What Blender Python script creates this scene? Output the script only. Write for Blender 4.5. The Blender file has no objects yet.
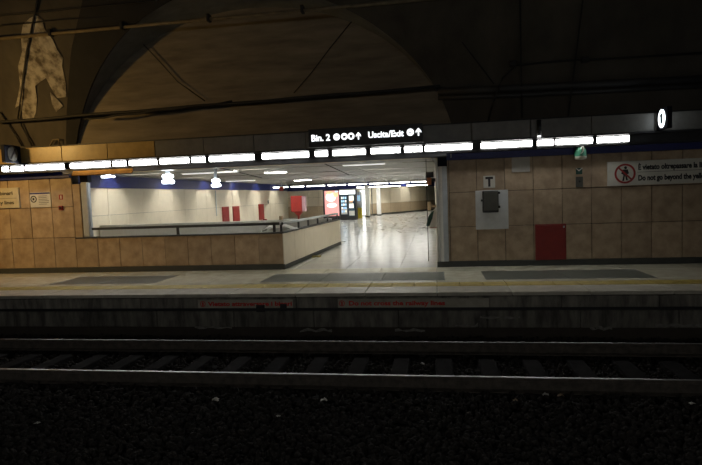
import bpy, bmesh, math, random
from mathutils import Vector, Matrix
random.seed(7)
scene = bpy.context.scene
COL = scene.collection

# ------------------------------------------------------------------ camera
FPX, W, H = 535.0, 702, 465
EYE = Vector((0, 0, 1.63))            # eye height above the far platform (z = 0)
R = (Matrix.Rotation(math.radians(9.007), 3, 'Z') @ Matrix.Rotation(math.radians(90 - 3.9), 3, 'X')
     @ Matrix.Rotation(math.radians(-2.09), 3, 'Z'))
cam = bpy.data.cameras.new('camera')
cam.sensor_width = 36.0
cam.lens = 36.0 * FPX / W
cam.clip_end = 300
co = bpy.data.objects.new('camera', cam)
co.matrix_world = Matrix.Translation(EYE) @ R.to_4x4()
COL.objects.link(co)
scene.camera = co

def ray(x, y):
    return R @ Vector((x - 351, -(y - 232.5), -FPX))
def atY(x, y, Y):                      # pixel -> point on the vertical plane at depth Y
    d = ray(x, y); return EYE + d * (Y / d.y)
def atZ(x, y, Z):                      # pixel -> point on the level plane at height Z
    d = ray(x, y); return EYE + d * ((Z - EYE.z) / d.z)

# ------------------------------------------------------------------ world and exposure
wd = bpy.data.worlds.new('world'); scene.world = wd
wd.use_nodes = True
wd.node_tree.nodes['Background'].inputs[0].default_value = (0.9, 0.95, 1.0, 1)
wd.node_tree.nodes['Background'].inputs[1].default_value = 0.0015
vs = scene.view_settings
vs.view_transform = 'Standard'; vs.look = 'None'; vs.gamma = 1.0; vs.exposure = 0.0
vs.use_curve_mapping = False

L_STRIP = 25.0      # platform strip lights
L_SLOT = 74.0      # tubes recessed in the slots of the hall ceiling
L_FILL = 16.5       # added fill lights, unseen behind the viewer
L_HALL = 14.0       # hall ceiling lights
SODIUM = 350.0     # warm tunnel lamp, W

# ------------------------------------------------------------------ materials
MATS = {}
def mat(name, col, rough=0.7, var=0.25, scale=6.0, col2=None, metal=0.0, bump=0.0, spec=0.5, objvar=0.0,
        stretch=(1, 1, 1), detail=6.0, lo=0.35, hi=0.7, emit=None, estr=0.0, rvar=0.0, coat=0.0):
    m = bpy.data.materials.new(name); m.use_nodes = True
    nt = m.node_tree; b = nt.nodes['Principled BSDF']; N = nt.nodes.new; K = nt.links.new
    b.inputs['Roughness'].default_value = rough
    b.inputs['Metallic'].default_value = metal
    b.inputs['Specular IOR Level'].default_value = spec
    b.inputs['Coat Weight'].default_value = coat
    if col2 is None:
        col2 = tuple(c * (1 - var) for c in col)
    geo = N('ShaderNodeNewGeometry'); mp = N('ShaderNodeMapping')
    mp.inputs['Scale'].default_value = stretch
    K(geo.outputs['Position'], mp.inputs['Vector'])
    n = N('ShaderNodeTexNoise'); n.inputs['Scale'].default_value = scale
    n.inputs['Detail'].default_value = detail; n.inputs['Roughness'].default_value = 0.6
    K(mp.outputs[0], n.inputs['Vector'])
    r = N('ShaderNodeValToRGB')
    r.color_ramp.elements[0].position = lo; r.color_ramp.elements[1].position = hi
    r.color_ramp.elements[0].color = (*col2, 1); r.color_ramp.elements[1].color = (*col, 1)
    K(n.outputs['Fac'], r.inputs['Fac'])
    out = r.outputs['Color']
    if objvar:
        oi = N('ShaderNodeObjectInfo'); mr = N('ShaderNodeMapRange')
        mr.inputs['To Min'].default_value = 1 - objvar; mr.inputs['To Max'].default_value = 1 + objvar
        K(oi.outputs['Random'], mr.inputs['Value'])
        hs = N('ShaderNodeHueSaturation'); K(mr.outputs[0], hs.inputs['Value']); K(out, hs.inputs['Color'])
        out = hs.outputs['Color']
    K(out, b.inputs['Base Color'])
    if bump:
        bp = N('ShaderNodeBump'); bp.inputs['Strength'].default_value = bump; bp.inputs['Distance'].default_value = 0.02
        K(n.outputs['Fac'], bp.inputs['Height']); K(bp.outputs[0], b.inputs['Normal'])
    if rvar:
        mr2 = N('ShaderNodeMapRange'); mr2.inputs['To Min'].default_value = max(0, rough - rvar)
        mr2.inputs['To Max'].default_value = rough + rvar
        K(n.outputs['Fac'], mr2.inputs['Value']); K(mr2.outputs[0], b.inputs['Roughness'])
    if emit:
        b.inputs['Emission Color'].default_value = (*emit, 1); b.inputs['Emission Strength'].default_value = estr
    MATS[name] = m
    return m

mat('tile', (.46, .35, .235), .55, scale=5, col2=(.30, .215, .14), lo=.3, hi=.62, objvar=.10, rvar=.1)
mat('grout', (.05, .04, .03), .9)
mat('skirt', (.055, .06, .055), .6)
mat('pave', (.60, .58, .45), .22, scale=4, var=.2, objvar=.05, rvar=.06)
mat('pave_dark', (.095, .105, .085), .45, scale=7, var=.2, objvar=.08)
mat('coping', (.60, .57, .47), .3, scale=5, var=.3, objvar=.06)
mat('yellow', (.47, .35, .05), .5, scale=9, var=.35, objvar=.06)
mat('hallfloor', (.52, .53, .51), .16, scale=3, var=.14, objvar=.03, rvar=.06, spec=.4)
mat('joint_hall', (.36, .36, .34), .6)
mat('joint', (.16, .155, .14), .8)
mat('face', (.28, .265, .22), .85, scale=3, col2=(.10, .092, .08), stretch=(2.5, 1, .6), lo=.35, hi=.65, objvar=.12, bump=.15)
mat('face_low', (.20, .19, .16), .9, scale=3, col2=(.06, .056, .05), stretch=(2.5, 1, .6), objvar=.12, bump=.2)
mat('lime', (.26, .25, .225), .9, scale=14, var=.5)
mat('steel', (.3, .295, .285), .38, metal=1.0, scale=20, var=.2)
mat('rust', (.10, .085, .068), .8, scale=10, col2=(.04, .034, .028), bump=.2)
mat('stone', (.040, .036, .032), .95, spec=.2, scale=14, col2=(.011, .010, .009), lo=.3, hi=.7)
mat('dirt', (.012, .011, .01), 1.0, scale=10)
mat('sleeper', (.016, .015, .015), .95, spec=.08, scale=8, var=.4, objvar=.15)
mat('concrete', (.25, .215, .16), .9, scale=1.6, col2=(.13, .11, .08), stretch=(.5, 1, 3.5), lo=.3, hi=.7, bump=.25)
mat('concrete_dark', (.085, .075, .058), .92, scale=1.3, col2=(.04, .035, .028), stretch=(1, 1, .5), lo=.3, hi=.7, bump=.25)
mat('shade_and_joint', (.022, .021, .02), .95, scale=3)  # painted shade of the left vault, also the dark panel joints
mat('soffit', (.19, .195, .19), .9, scale=3, var=.3)
mat('plaster', (.38, .355, .31), .95, scale=4, col2=(.09, .075, .055), bump=.3, lo=.38, hi=.6)
mat('fascia', (.17, .165, .15), .38, scale=5, var=.3, objvar=.07, rvar=.1)
mat('channel', (.012, .012, .014), .5)
mat('blue', (.016, .026, .17), .45)
mat('black', (.008, .008, .009), .45)
mat('navy', (.006, .008, .018), .8, spec=.2)
mat('glow_orange', (.12, .05, .007), .9, spec=.02)  # orange that paints the warm glow on the sloped strip
mat('conduit', (.20, .16, .10), .6, var=.4)
mat('cable', (.018, .017, .016), .7)
mat('pipe', (.05, .05, .05), .6)
mat('metal_grey', (.52, .56, .60), .4, metal=.0, var=.15)
mat('white_metal', (.72, .72, .70), .3, var=.08)
mat('cream', (.80, .73, .59), .45, scale=4, var=.08, objvar=.03)
mat('tan', (.55, .44, .30), .5, var=.12)
mat('hallceil', (.15, .145, .13), .4, metal=.0, var=.15, stretch=(.3, 3, 1), objvar=.06)
mat('white_paint', (.72, .74, .74), .5, var=.12, scale=9)
mat('sign_white', (.66, .65, .58), .25, var=.1, scale=5, coat=.3)
mat('sign_cream', (.60, .55, .42), .4, var=.12, scale=6)
mat('red', (.33, .022, .016), .45, var=.2)
mat('red_dark', (.26, .014, .010), .45, var=.2)
mat('red_text', (.70, .025, .02), .7, var=.25, scale=30)
mat('orange', (.65, .22, .08), .5)
mat('green', (.015, .17, .09), .4, var=.25)
mat('green_dark', (.01, .07, .05), .4, var=.25)
mat('phone', (.085, .085, .07), .5, var=.2)
mat('yellow_bright', (.75, .62, .05), .45)
mat('glass', (.05, .09, .12), .08)
mat('scrap', (.62, .6, .55), .8, var=.3)
mat('scrap_brown', (.35, .25, .15), .8, var=.3)
mat('pale', (.55, .54, .5), .6, var=.12)
mat('lamp_white', (.9, .9, .9), .5, emit=(1, .99, .96), estr=L_STRIP)
mat('lamp_hall', (.9, .9, .9), .5, emit=(1, .985, .93), estr=L_HALL)
mat('lamp_slot', (.9, .9, .9), .5, emit=(1, .96, .85), estr=L_SLOT)
mat('pink_panel', (.62, .40, .46), .4)
mat('fascia_ochre', (.38, .25, .075), .35, scale=5, var=.3, objvar=.07, rvar=.1)
mat('lamp_far', (.9, .9, .9), .5, emit=(1, .97, .9), estr=26.0)
mat('lamp_hall_dim', (.8, .8, .8), .5, emit=(1, .99, .95), estr=1.0)
mat('lamp_cool', (.9, .9, .9), .5, emit=(.9, .97, 1), estr=16.0)
mat('sign_lit', (.9, .9, .9), .5, emit=(.95, .98, 1), estr=1.5)
mat('disc_lit', (.9, .9, .9), .5, emit=(.88, .96, 1), estr=3.2)
mat('disc_off', (.13, .135, .12), .6)
mat('digit_lit', (.02, .1, .1), .5)
mat('screen_pink', (.7, .3, .3), .4, emit=(1, .42, .40), estr=.55)
mat('screen_white', (.8, .8, .75), .4, emit=(1, .95, .85), estr=.8)
mat('screen_orange', (.8, .5, .3), .4, emit=(1, .6, .3), estr=.7)
mat('screen_blue', (.4, .6, .8), .4, emit=(.45, .72, 1), estr=.75)
mat('header_lit', (.9, .9, .9), .5, emit=(.93, .97, 1), estr=2.2)
mat('bulb_warm', (.9, .8, .6), .5, emit=(1, .55, .18), estr=6.0)

# ------------------------------------------------------------------ mesh helpers
ORG = {}                               # world origin of an object
class MB:
    def __init__(s): s.v = []; s.f = []
    def box(s, a, b):
        x0, y0, z0 = a; x1, y1, z1 = b; n = len(s.v)
        s.v += [(x0, y0, z0), (x1, y0, z0), (x1, y1, z0), (x0, y1, z0), (x0, y0, z1), (x1, y0, z1), (x1, y1, z1), (x0, y1, z1)]
        s.f += [tuple(n + i for i in q) for q in ((3, 2, 1, 0), (4, 5, 6, 7), (0, 1, 5, 4), (1, 2, 6, 5), (2, 3, 7, 6), (3, 0, 4, 7))]
        return s
    def tube(s, pts, r, k=8, caps=True):
        pts = [Vector(p) for p in pts]; n0 = len(s.v)
        for i, p in enumerate(pts):
            d = (pts[min(i + 1, len(pts) - 1)] - pts[max(i - 1, 0)]).normalized()
            u = d.cross(Vector((0, 0, 1)) if abs(d.z) < .9 else Vector((1, 0, 0))).normalized(); w = d.cross(u)
            for j in range(k):
                a = 2 * math.pi * j / k
                s.v.append(tuple(p + (u * math.cos(a) + w * math.sin(a)) * r))
        for i in range(len(pts) - 1):
            for j in range(k):
                a = n0 + i * k + j; b = n0 + i * k + (j + 1) % k
                s.f.append((a, b, b + k, a + k))
        if caps:
            s.f.append(tuple(n0 + j for j in range(k))[::-1])
            s.f.append(tuple(n0 + (len(pts) - 1) * k + j for j in range(k)))
        return s
    def prism(s, poly, d0, d1, axis):  # polygon of 2D points extruded along axis
        n = len(s.v); m = len(poly)
        def P(p, d):
            return {'x': (d, p[0], p[1]), 'y': (p[0], d, p[1]), 'z': (p[0], p[1], d)}[axis]
        s.v += [P(p, d0) for p in poly] + [P(p, d1) for p in poly]
        s.f += [tuple(range(n, n + m)), tuple(range(n + m, n + 2 * m))[::-1]]
        s.f += [(n + i, n + m + i, n + m + (i + 1) % m, n + (i + 1) % m) for i in range(m)]
        return s
    def disc(s, c, rx, rz, d, k=24, axis='y'):
        poly = [(c[0] + rx * math.cos(2 * math.pi * i / k), c[1] + rz * math.sin(2 * math.pi * i / k)) for i in range(k)]
        return s.prism(poly, d[0], d[1], axis)
    def ring(s, c, ro, ri, d, k=32, axis='y'):
        n = len(s.v)
        def P(p, q, e):
            return {'x': (e, p, q), 'y': (p, e, q)}[axis]
        for e in d:
            for r in (ro, ri):
                for i in range(k):
                    a = 2 * math.pi * i / k; s.v.append(P(c[0] + r * math.cos(a), c[1] + r * math.sin(a), e))
        for i in range(k):
            j = (i + 1) % k
            o0, i0, o1, i1 = n, n + k, n + 2 * k, n + 3 * k
            s.f += [(o0 + i, o0 + j, i0 + j, i0 + i), (o1 + i, i1 + i, i1 + j, o1 + j), (o0 + i, o1 + i, o1 + j, o0 + j), (i0 + i, i0 + j, i1 + j, i1 + i)]
        return s
    def grid(s, rows):                 # rows of equal-length point lists
        n = len(s.v); m = len(rows[0])
        for r in rows: s.v += [tuple(p) for p in r]
        for i in range(len(rows) - 1):
            for j in range(m - 1):
                a = n + i * m + j; s.f.append((a, a + 1, a + m + 1, a + m))
        return s

def fixn(me, bevel=0):
    bm = bmesh.new(); bm.from_mesh(me)
    if bevel:
        bmesh.ops.bevel(bm, geom=list(bm.edges), offset=bevel, segments=1, affect='EDGES', profile=.5)
    bmesh.ops.recalc_face_normals(bm, faces=bm.faces)
    bm.to_mesh(me); bm.free()

def link(name, me, parent=None, loc=None):
    o = bpy.data.objects.new(name, me); COL.objects.link(o)
    o.parent = parent
    if loc is not None: o.location = loc
    return o

def mk(name, mb, m, parent=None, bevel=0, smooth=False, recalc=True):
    """one mesh object from world-space geometry; origin at the parent's origin, or at its own base"""
    if parent is not None: org = ORG[parent.name]
    else:
        xs, ys, zs = zip(*mb.v); org = Vector(((min(xs) + max(xs)) / 2, (min(ys) + max(ys)) / 2, min(zs)))
    me = bpy.data.meshes.new(name)
    me.from_pydata([(a - org.x, b - org.y, c - org.z) for a, b, c in mb.v], [], mb.f)
    if recalc: fixn(me, bevel)
    if m: me.materials.append(MATS[m])
    if smooth: me.polygons.foreach_set('use_smooth', [True] * len(me.polygons))
    o = link(name, me, parent, None if parent is not None else org)
    ORG[o.name] = org
    return o

def tag(o, label, cat, group=None, kind=None):
    if label: o['label'] = label
    if cat: o['category'] = cat
    if group: o['group'] = group
    if kind: o['kind'] = kind
    return o
def thing(name, loc, label, cat, group=None, kind=None):
    o = link(name, None, None, Vector(loc)); ORG[o.name] = Vector(loc)
    return tag(o, label, cat, group, kind)
def struct(name, mb, m, label=None, cat=None, **k):
    o = mk(name, mb, m, **k); o['kind'] = 'structure'
    if label: tag(o, label, cat)
    return o
SHARED = {}
def piece(name, lo, hi, m, parent, bevel=.006):
    """a bevelled block piece; alike pieces share one mesh"""
    size = tuple(round(b - a, 3) for a, b in zip(lo, hi)); key = (name, size, m, bevel)
    if key not in SHARED:
        me = bpy.data.meshes.new(name)
        mb = MB().box([-c / 2 for c in size], [c / 2 for c in size])
        me.from_pydata(mb.v, [], mb.f); fixn(me, bevel); me.materials.append(MATS[m]); SHARED[key] = me
    c = Vector([(a + b) / 2 for a, b in zip(lo, hi)])
    return link(name, SHARED[key], parent, c - ORG[parent.name])

def text(name, s, m, parent, x, y, z, size, width=None, bold=0.0, depth=.004, flip=None):
    """flat lettering on a wall turned to -Y: (x, z) is the left end of the baseline"""
    cu = bpy.data.curves.new('t', 'FONT'); cu.body = s; cu.size = size; cu.offset = bold * size; cu.extrude = depth / 2
    cu.resolution_u = 3
    o = bpy.data.objects.new('t', cu); COL.objects.link(o)
    dg = bpy.context.evaluated_depsgraph_get(); dg.update()
    me = bpy.data.meshes.new_from_object(o.evaluated_get(dg)); bpy.data.objects.remove(o)
    xs = [v.co.x for v in me.vertices]; x0, x1 = min(xs), max(xs); k = (width / (x1 - x0)) if width else 1
    org = ORG[parent.name]
    for v in me.vertices:
        a, b, c = (v.co.x - x0) * k, v.co.y, v.co.z
        if flip is None: p = Vector((x + a, y - c, z + b))
        else: p = Vector((x + flip * -c, y + (-flip) * a if False else y - flip * a, z + b))   # face looks along flip * X... letters run along Y
        v.co = p - org
    me.name = name; me.materials.clear(); me.materials.append(MATS[m])
    me.update()
    o = link(name, me, parent)
    if name == 'lettering': o['kind'] = 'stuff'
    ORG[o.name] = org
    return o

def arrow_up(mb, cx, cz, s, y0, y1):
    mb.prism([(cx - .09 * s, cz - .5 * s), (cx + .09 * s, cz - .5 * s), (cx + .09 * s, cz + .1 * s), (cx + .36 * s, cz - .14 * s),
              (cx + .36 * s, cz + .1 * s), (cx, cz + .5 * s), (cx - .36 * s, cz + .1 * s), (cx - .36 * s, cz - .14 * s), (cx - .09 * s, cz + .1 * s)], y0, y1, 'y')

ORD = ['', 'first', 'second', 'third', 'fourth', 'fifth', 'sixth', 'seventh', 'eighth', 'ninth', 'tenth', 'eleventh', 'twelfth', 'thirteenth', 'fourteenth', 'fifteenth', 'sixteenth', 'seventeenth', 'eighteenth', 'nineteenth', 'twentieth']
# ------------------------------------------------------------------ key dimensions
WY = 11.86                       # tiled wall face
EDGE = 8.80                      # platform edge
FY = 11.50                       # fascia face
XL, XR = -15.0, 12.0             # length of the station built
JL, JR = -8.71, .27              # opening: left jamb and right jamb
ZC = 2.70                        # hall ceiling
RAIL_T = -.58
WX = -12.0                       # hall left wall

# ------------------------------------------------------------------ track bed
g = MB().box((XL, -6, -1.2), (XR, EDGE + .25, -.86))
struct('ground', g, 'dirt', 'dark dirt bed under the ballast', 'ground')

def ballast_z(y):
    if 6.45 < y < 7.9: return -.80
    return -.735
vs_, fs_ = [], []
ico = bmesh.new(); bmesh.ops.create_icosphere(ico, subdivisions=1, radius=1)
iv = [v.co.copy() for v in ico.verts]; ifc = [tuple(v.index for v in f.verts) for f in ico.faces]; ico.free()
NB = 26000
for i in range(NB):
    y = random.uniform(3.6, EDGE - .02); x = random.uniform(-2.2 - y * .92, 1.6 + y * .55)
    near = max(0, 1 - (y - 3.6) / 5)
    r = random.uniform(.017, .034) * (1 + .25 * near)
    z = ballast_z(y) + random.uniform(-.05, .012)
    if abs(y - 6.415) < .09 or abs(y - 7.92) < .09: z -= .05
    rot = Matrix.Rotation(random.random() * 6.28, 3, 'Z') @ Matrix.Rotation(random.random() * 6.28, 3, 'X')
    sc = (r * random.uniform(.7, 1.3), r * random.uniform(.7, 1.2), r * random.uniform(.6, 1))
    n = len(vs_)
    for v in iv:
        j = 1 + random.uniform(-.18, .18)
        p = rot @ Vector((v.x * sc[0] * j, v.y * sc[1] * j, v.z * sc[2] * j)); vs_.append((p.x + x, p.y + y, p.z + z))
    fs_ += [(a + n, b + n, c + n) for a, b, c in ifc]
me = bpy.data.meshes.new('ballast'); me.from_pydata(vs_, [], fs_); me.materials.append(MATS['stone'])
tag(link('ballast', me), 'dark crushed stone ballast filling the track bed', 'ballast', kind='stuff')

for k in range(-11, 8):
    x = -1.13 + .6 * k
    mb = MB().prism([(x - .14, -.90), (x + .14, -.90), (x + .115, -.76), (x - .115, -.76)], 5.92, 8.40, 'y')
    tag(mk('railway_sleeper', mb, 'sleeper', bevel=.012), 'grey concrete sleeper under the rails, ' + ORD[k + 12] + ' from the left', 'sleeper', 'sleepers under the rails')

def rail(yc, label):
    t = thing('railway_rail', (0, yc, RAIL_T - .17), label, 'rail', 'the two running rails')
    z = RAIL_T
    mk('rail_head', MB().prism([(yc - .035, z - .035), (yc - .035, z - .006), (yc - .028, z), (yc + .028, z), (yc + .035, z - .006), (yc + .035, z - .035)], XL, XR, 'x'), 'rust', t)
    mk('running_surface', MB().box((XL, yc - .020, z - .003), (XR, yc + .022, z + .002)), 'steel', t)
    mk('rail_web', MB().prism([(yc - .009, z - .15), (yc - .012, z - .045), (yc - .035, z - .035), (yc + .035, z - .035), (yc + .012, z - .045), (yc + .009, z - .15)], XL, XR, 'x'), 'rust', t)
    mk('rail_foot', MB().prism([(yc - .075, z - .17), (yc - .075, z - .16), (yc - .009, z - .145), (yc + .009, z - .145), (yc + .075, z - .16), (yc + .075, z - .17)], XL, XR, 'x'), 'rust', t)
    return t
rail(7.92, 'shiny topped steel rail nearer to the platform wall')
rail(6.415, 'shiny topped steel rail farther from the platform, next to foreground ballast')

# ------------------------------------------------------------------ far platform
fl = MB().box((XL, EDGE + .12, -.9), (XR, 12.4, -.035))
floor = struct('floor', fl, 'joint', 'platform floor of pale slabs along the tracks', 'floor')
PW = 1.2
DARK = [(-8.10, -5.70, 10.05, 11.15), (-3.45, .15, 10.05, 11.15), (.90, 3.85, 10.05, 11.2)]
# coping stones, yellow tactile tiles, pale slabs
x = -14.4
while x < 11.0:
    piece('coping_stone', (x + .004, EDGE, -.06), (x + PW - .004, 9.40, 0), 'coping', floor, .008); x += PW
x = -14.4
while x < 8.0:
    t0 = piece('tactile_tile', (x + .003, 9.406, -.05), (x + .397, 9.80, .002), 'yellow', floor, .004); x += .4
def slabs(x0, x1, y0, y1, m, nm, w=1.2):
    n = max(1, round((x1 - x0) / w)); s = (x1 - x0) / n
    for i in range(n): piece(nm, (x0 + i * s + .003, y0 + .003, -.05), (x0 + (i + 1) * s - .003, y1 - .003, 0), m, floor, .003)
Y1 = WY - .02
slabs(-14.4, 9.6, 9.806, 10.05, 'pave', 'paving_slab')
prev = -14.4
for a, b, c, d in DARK:
    slabs(prev, a, 10.05, 11.15, 'pave', 'paving_slab'); slabs(a, b, 10.05, 11.15, 'pave_dark', 'dark_paving_slab', 1.2); prev = b
slabs(prev, 9.6, 10.05, 11.15, 'pave', 'paving_slab')
slabs(-14.4, 9.6, 11.15, Y1, 'pave', 'paving_slab')

# platform face
face = struct('wall_platform', MB().box((XL, EDGE + .10, -.9), (XR, EDGE + .2, -.06)), 'grout', 'concrete platform face above the track', 'wall')
x = -14.0
i = 0
while x < 9.5:
    w = 1.45
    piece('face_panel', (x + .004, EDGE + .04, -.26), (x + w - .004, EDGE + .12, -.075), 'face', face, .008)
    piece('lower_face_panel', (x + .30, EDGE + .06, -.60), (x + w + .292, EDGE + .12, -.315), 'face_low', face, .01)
    x += w
mk('face_groove', MB().box((XL, EDGE + .075, -.315), (XR, EDGE + .13, -.255)), 'channel', face, .006)
# lime deposits along the lower face
for px0, px1, py in [(195, 232, 328), (300, 332, 331), (455, 478, 326), (480, 520, 318), (590, 612, 329), (655, 702, 326), (395, 425, 331)]:
    a = atY(px0, py, EDGE + .06); b = atY(px1, py, EDGE + .06); n = 9; poly = []
    for q in range(n): poly.append((a.x + (b.x - a.x) * q / (n - 1), a.z + random.uniform(.0, .045) + .004 + .012 * math.sin(q * 1.7 + a.x)))
    for q in range(n)[::-1]: poly.append((a.x + (b.x - a.x) * q / (n - 1), a.z - random.uniform(.0, .015) + .012 * math.sin(q * 1.7 + a.x)))
    mk('lime_deposit', MB().prism(poly, EDGE + .052, EDGE + .062, 'y'), 'lime', face)
def face_sign(x0, x1, label, txt, tx0, tx1, cx):
    YF = EDGE + .04
    a = atY(x0, 303, YF); b = atY(x1, 303, YF)
    t = thing('warning_plate', ((a.x + b.x) / 2, YF, -.25), label, 'sign', 'red lettered plates on the platform face')
    mk('plate', MB().box((a.x, YF - .008, -.255), (b.x, YF, -.105)), 'face_plate', t, .003)
    c0 = atY(tx0, 303, YF).x; c1 = atY(tx1, 303, YF).x
    text('lettering', txt, 'red_text', t, c0, YF - .009, -.215, .105, c1 - c0, .035)
    cc = atY(cx, 303, YF).x
    rg = mk('pictogram', MB().ring((cc, -.18), .05, .04, (YF - .013, YF - .008)), 'red_text', t)
    mk('pictogram_figure', MB().prism([(cc - .012, -.215), (cc + .014, -.215), (cc + .014, -.16), (cc + .004, -.145), (cc - .022, -.162), (cc - .012, -.17)], YF - .013, YF - .008, 'y'), 'red_text', rg)
    return t
mat('face_plate', (.42, .39, .32), .8, scale=5, col2=(.3, .28, .22), lo=.3, hi=.6)
face_sign(198, 293, 'faded plate with red Italian lettering on the platform face', 'Vietato attraversare i binari', 208, 292, 203)
face_sign(338, 489, 'faded plate with red English lettering on the platform face', 'Do not cross the railway lines', 349, 445, 342)
for px0, px1, py0, py1, lb in [(256, 265, 305, 312, 'small dark sticker stuck across the Italian plate, left one'), (280, 287, 304, 311, 'small dark sticker stuck across the Italian plate, right one')]:
    a = atY(px0, py0, EDGE + .03); b = atY(px1, py1, EDGE + .03)
    tag(mk('sticker', MB().box((a.x, EDGE + .027, b.z), (b.x, EDGE + .0315, a.z)), 'channel'), lb, 'sticker', 'stickers on the platform face')

# ------------------------------------------------------------------ front wall
ROWS = [(.125, .865), (.875, 1.615), (1.625, 2.32)]
TW = .585
def wall(name, x0, x1, xs, label, ztop=2.9):
    w = struct(name, MB().box((x0, WY + .03, 0), (x1, WY + .25, ztop)), 'grout', label, 'wall')
    for z0, z1 in ROWS:
        for a, b in zip(xs[:-1], xs[1:]):
            d = random.uniform(-.003, .003)
            piece('wall_tile', (a + .005, WY + d, z0), (b - .005, WY + .05 + d, z1), 'tile', w, .006)
    return w
xs = [JL - TW * i for i in range(11)][::-1]
wl = wall('wall_left', XL, JL, xs, 'tiled platform wall left of the opening')
xs = [.315 + TW * i for i in range(17)]
wr = wall('wall_right', JR, XR, xs, 'tiled platform wall right of the opening')
piece('wall_tile', (.28, WY, .125), (.31, WY + .05, 2.32), 'tile', wr, .004)
# jamb returns into the hall
struct('wall_parapet', MB().box((JL, WY + .03, 0), (-3.48, WY + .17, .83)), 'grout', 'low tiled parapet wall across the opening', 'wall')
par = bpy.data.objects['wall_parapet']
n = 9; s = (-3.47 - JL) / n
for i in range(n): piece('wall_tile', (JL + i * s + .004, WY + random.uniform(-.003, .003), .125), (JL + (i + 1) * s - .004, WY + .05, .83), 'tile', par, .006)
mk('coping', MB().box((JL, WY - .02, .83), (-3.455, WY + .19, .86)), 'pipe', par, .006)
# parapet return running back into the hall
A = Vector((-3.46, WY + .0)); B = Vector((-3.20, 17.9)); dv = (B - A).normalized(); nv = Vector((dv.y, -dv.x))
def strip(a, b, off0, off1, z0, z1, mb):
    p = A + dv * a + nv * off0; q = A + dv * b + nv * off0; r = A + dv * b + nv * off1; t = A + dv * a + nv * off1
    return mb.prism([tuple(p), tuple(q), tuple(r), tuple(t)], z0, z1, 'z')
LN = (B - A).length
pr = struct('wall_parapet_return', strip(0.0, LN, -.15, -.02, 0, .83, MB()), 'grout', 'pale parapet wall running back beside the stairwell', 'wall')
for i in range(7): mk('wall_panel', strip(LN * i / 7 + .004, LN * (i + 1) / 7 - .004, -.03, 0, .10, .83, MB()), 'cream', pr, .004)
mk('coping', strip(-.02, LN + .02, -.17, .02, .83, .86, MB()), 'pipe', pr, .005)
mk('skirting', strip(-.02, LN + .005, -.02, .015, 0, .10, MB()), 'skirt', pr, .004)
# skirtings
for nm, a, b, lb in [('baseboard_left', XL, JL, 'left'), ('baseboard_parapet', JL, -3.45, 'parapet'), ('baseboard_right', .02, XR, 'right')]:
    struct(nm, MB().box((a, WY - .022, 0), (b, WY + .03, .12)), 'skirt', 'dark skirting along the ' + lb + ' wall', 'baseboard', bevel=.004)

# jamb columns
t = thing('jamb_post', (-8.35, 12.0, .86), 'grey metal post standing at the left jamb of the opening', 'post')
mk('post_shaft', MB().box((-8.50, WY + .0, .86), (-8.30, WY + .14, 2.20)), 'metal_grey', t, .03)
mk('post_cap', MB().box((-8.52, WY + .03, 2.20), (-8.30, WY + .19, 2.40)), 'navy', t, .01)
mk('jamb_strip', MB().box((JL + .005, WY, .86), (-8.51, WY + .1, 2.16)), 'tile', wl, .006)
t = thing('jamb_column', (.13, 11.9, 0), 'pale rounded metal column at the right jamb of the opening', 'column')
k = 24; poly = [(.05 + .0 + .11 * math.cos(a), WY + .06 + .09 * math.sin(a)) for a in [2 * math.pi * i / k for i in range(k)]]
mk('column_shaft', MB().prism([(x_ * .85 + .125, y_) for x_, y_ in poly], .12, 2.2, 'z'), 'white_metal', t)
mk('white_edge', MB().tube([(.05, WY - .0, .12), (.05, WY, 2.25), (.035, WY, 2.33), (-.0, WY, 2.365), (-.05, WY, 2.37)], .028, 10), 'white_metal', t, smooth=True)
mk('metal_edge', MB().box((.165, WY - .04, .12), (.275, WY + .03, 2.2)), 'metal_grey', t, .012)
mk('column_base', MB().box((.02, WY - .05, 0), (.28, WY + .12, .12)), 'skirt', t, .004)
mk('column_head', MB().box((.08, WY - .04, 2.2), (.28, WY + .15, 2.42)), 'navy', t, .004)

# ------------------------------------------------------------------ lintel, lamp channel, fascia
lt = struct('trim_lintel', MB().box((XL, FY + .06, 2.46), (XR, WY + .3, 2.68)), 'channel', 'dark channel carrying the strip lights', 'beam')
mk('blue_band', MB().box((XL, WY - .06, 2.325), (JL, WY + .03, 2.47)), 'blue', lt, .004)
mk('blue_band', MB().box((JR, WY - .06, 2.325), (XR, WY + .03, 2.47)), 'blue', lt, .004)
mk('lintel_beam', MB().box((JL, FY + .06, 2.385), (JR, FY + .14, 2.47)), 'channel', lt, .004)
mk('glow_strip', MB().prism([(FY + .07, 2.455), (FY + .05, 2.455), (FY - .03, 2.345), (FY - .02, 2.335), (FY + .07, 2.38)], -8.42, -6.9, 'x'), 'glow_orange', lt)  # added strip, sloped to catch lamp light and coloured as a warm glow
mk('lintel_soffit', MB().box((JL, FY + .14, 2.40), (JR, WY + .3, 2.46)), 'fascia_ochre', lt, .004)
mk('lamp_shelf', MB().box((XL, FY + .045, 2.485), (XR, FY + .10, 2.50)), 'channel', lt, .003)
mk('lamp_hood', MB().box((XL, FY - .05, 2.655), (XR, FY + .10, 2.69)), 'channel', lt, .003)
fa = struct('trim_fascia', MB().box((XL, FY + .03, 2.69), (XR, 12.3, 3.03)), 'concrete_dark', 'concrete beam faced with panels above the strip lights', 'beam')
PF = 1.18; x = -8.65 - PF * 5
while x < 9:
    piece('fascia_panel', (x + .005, FY + random.uniform(-.004, .004), 2.695), (x + PF - .005, FY + .05, 3.05), 'fascia_ochre' if x < -6.5 else 'fascia', fa, .008)
    x += PF

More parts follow.
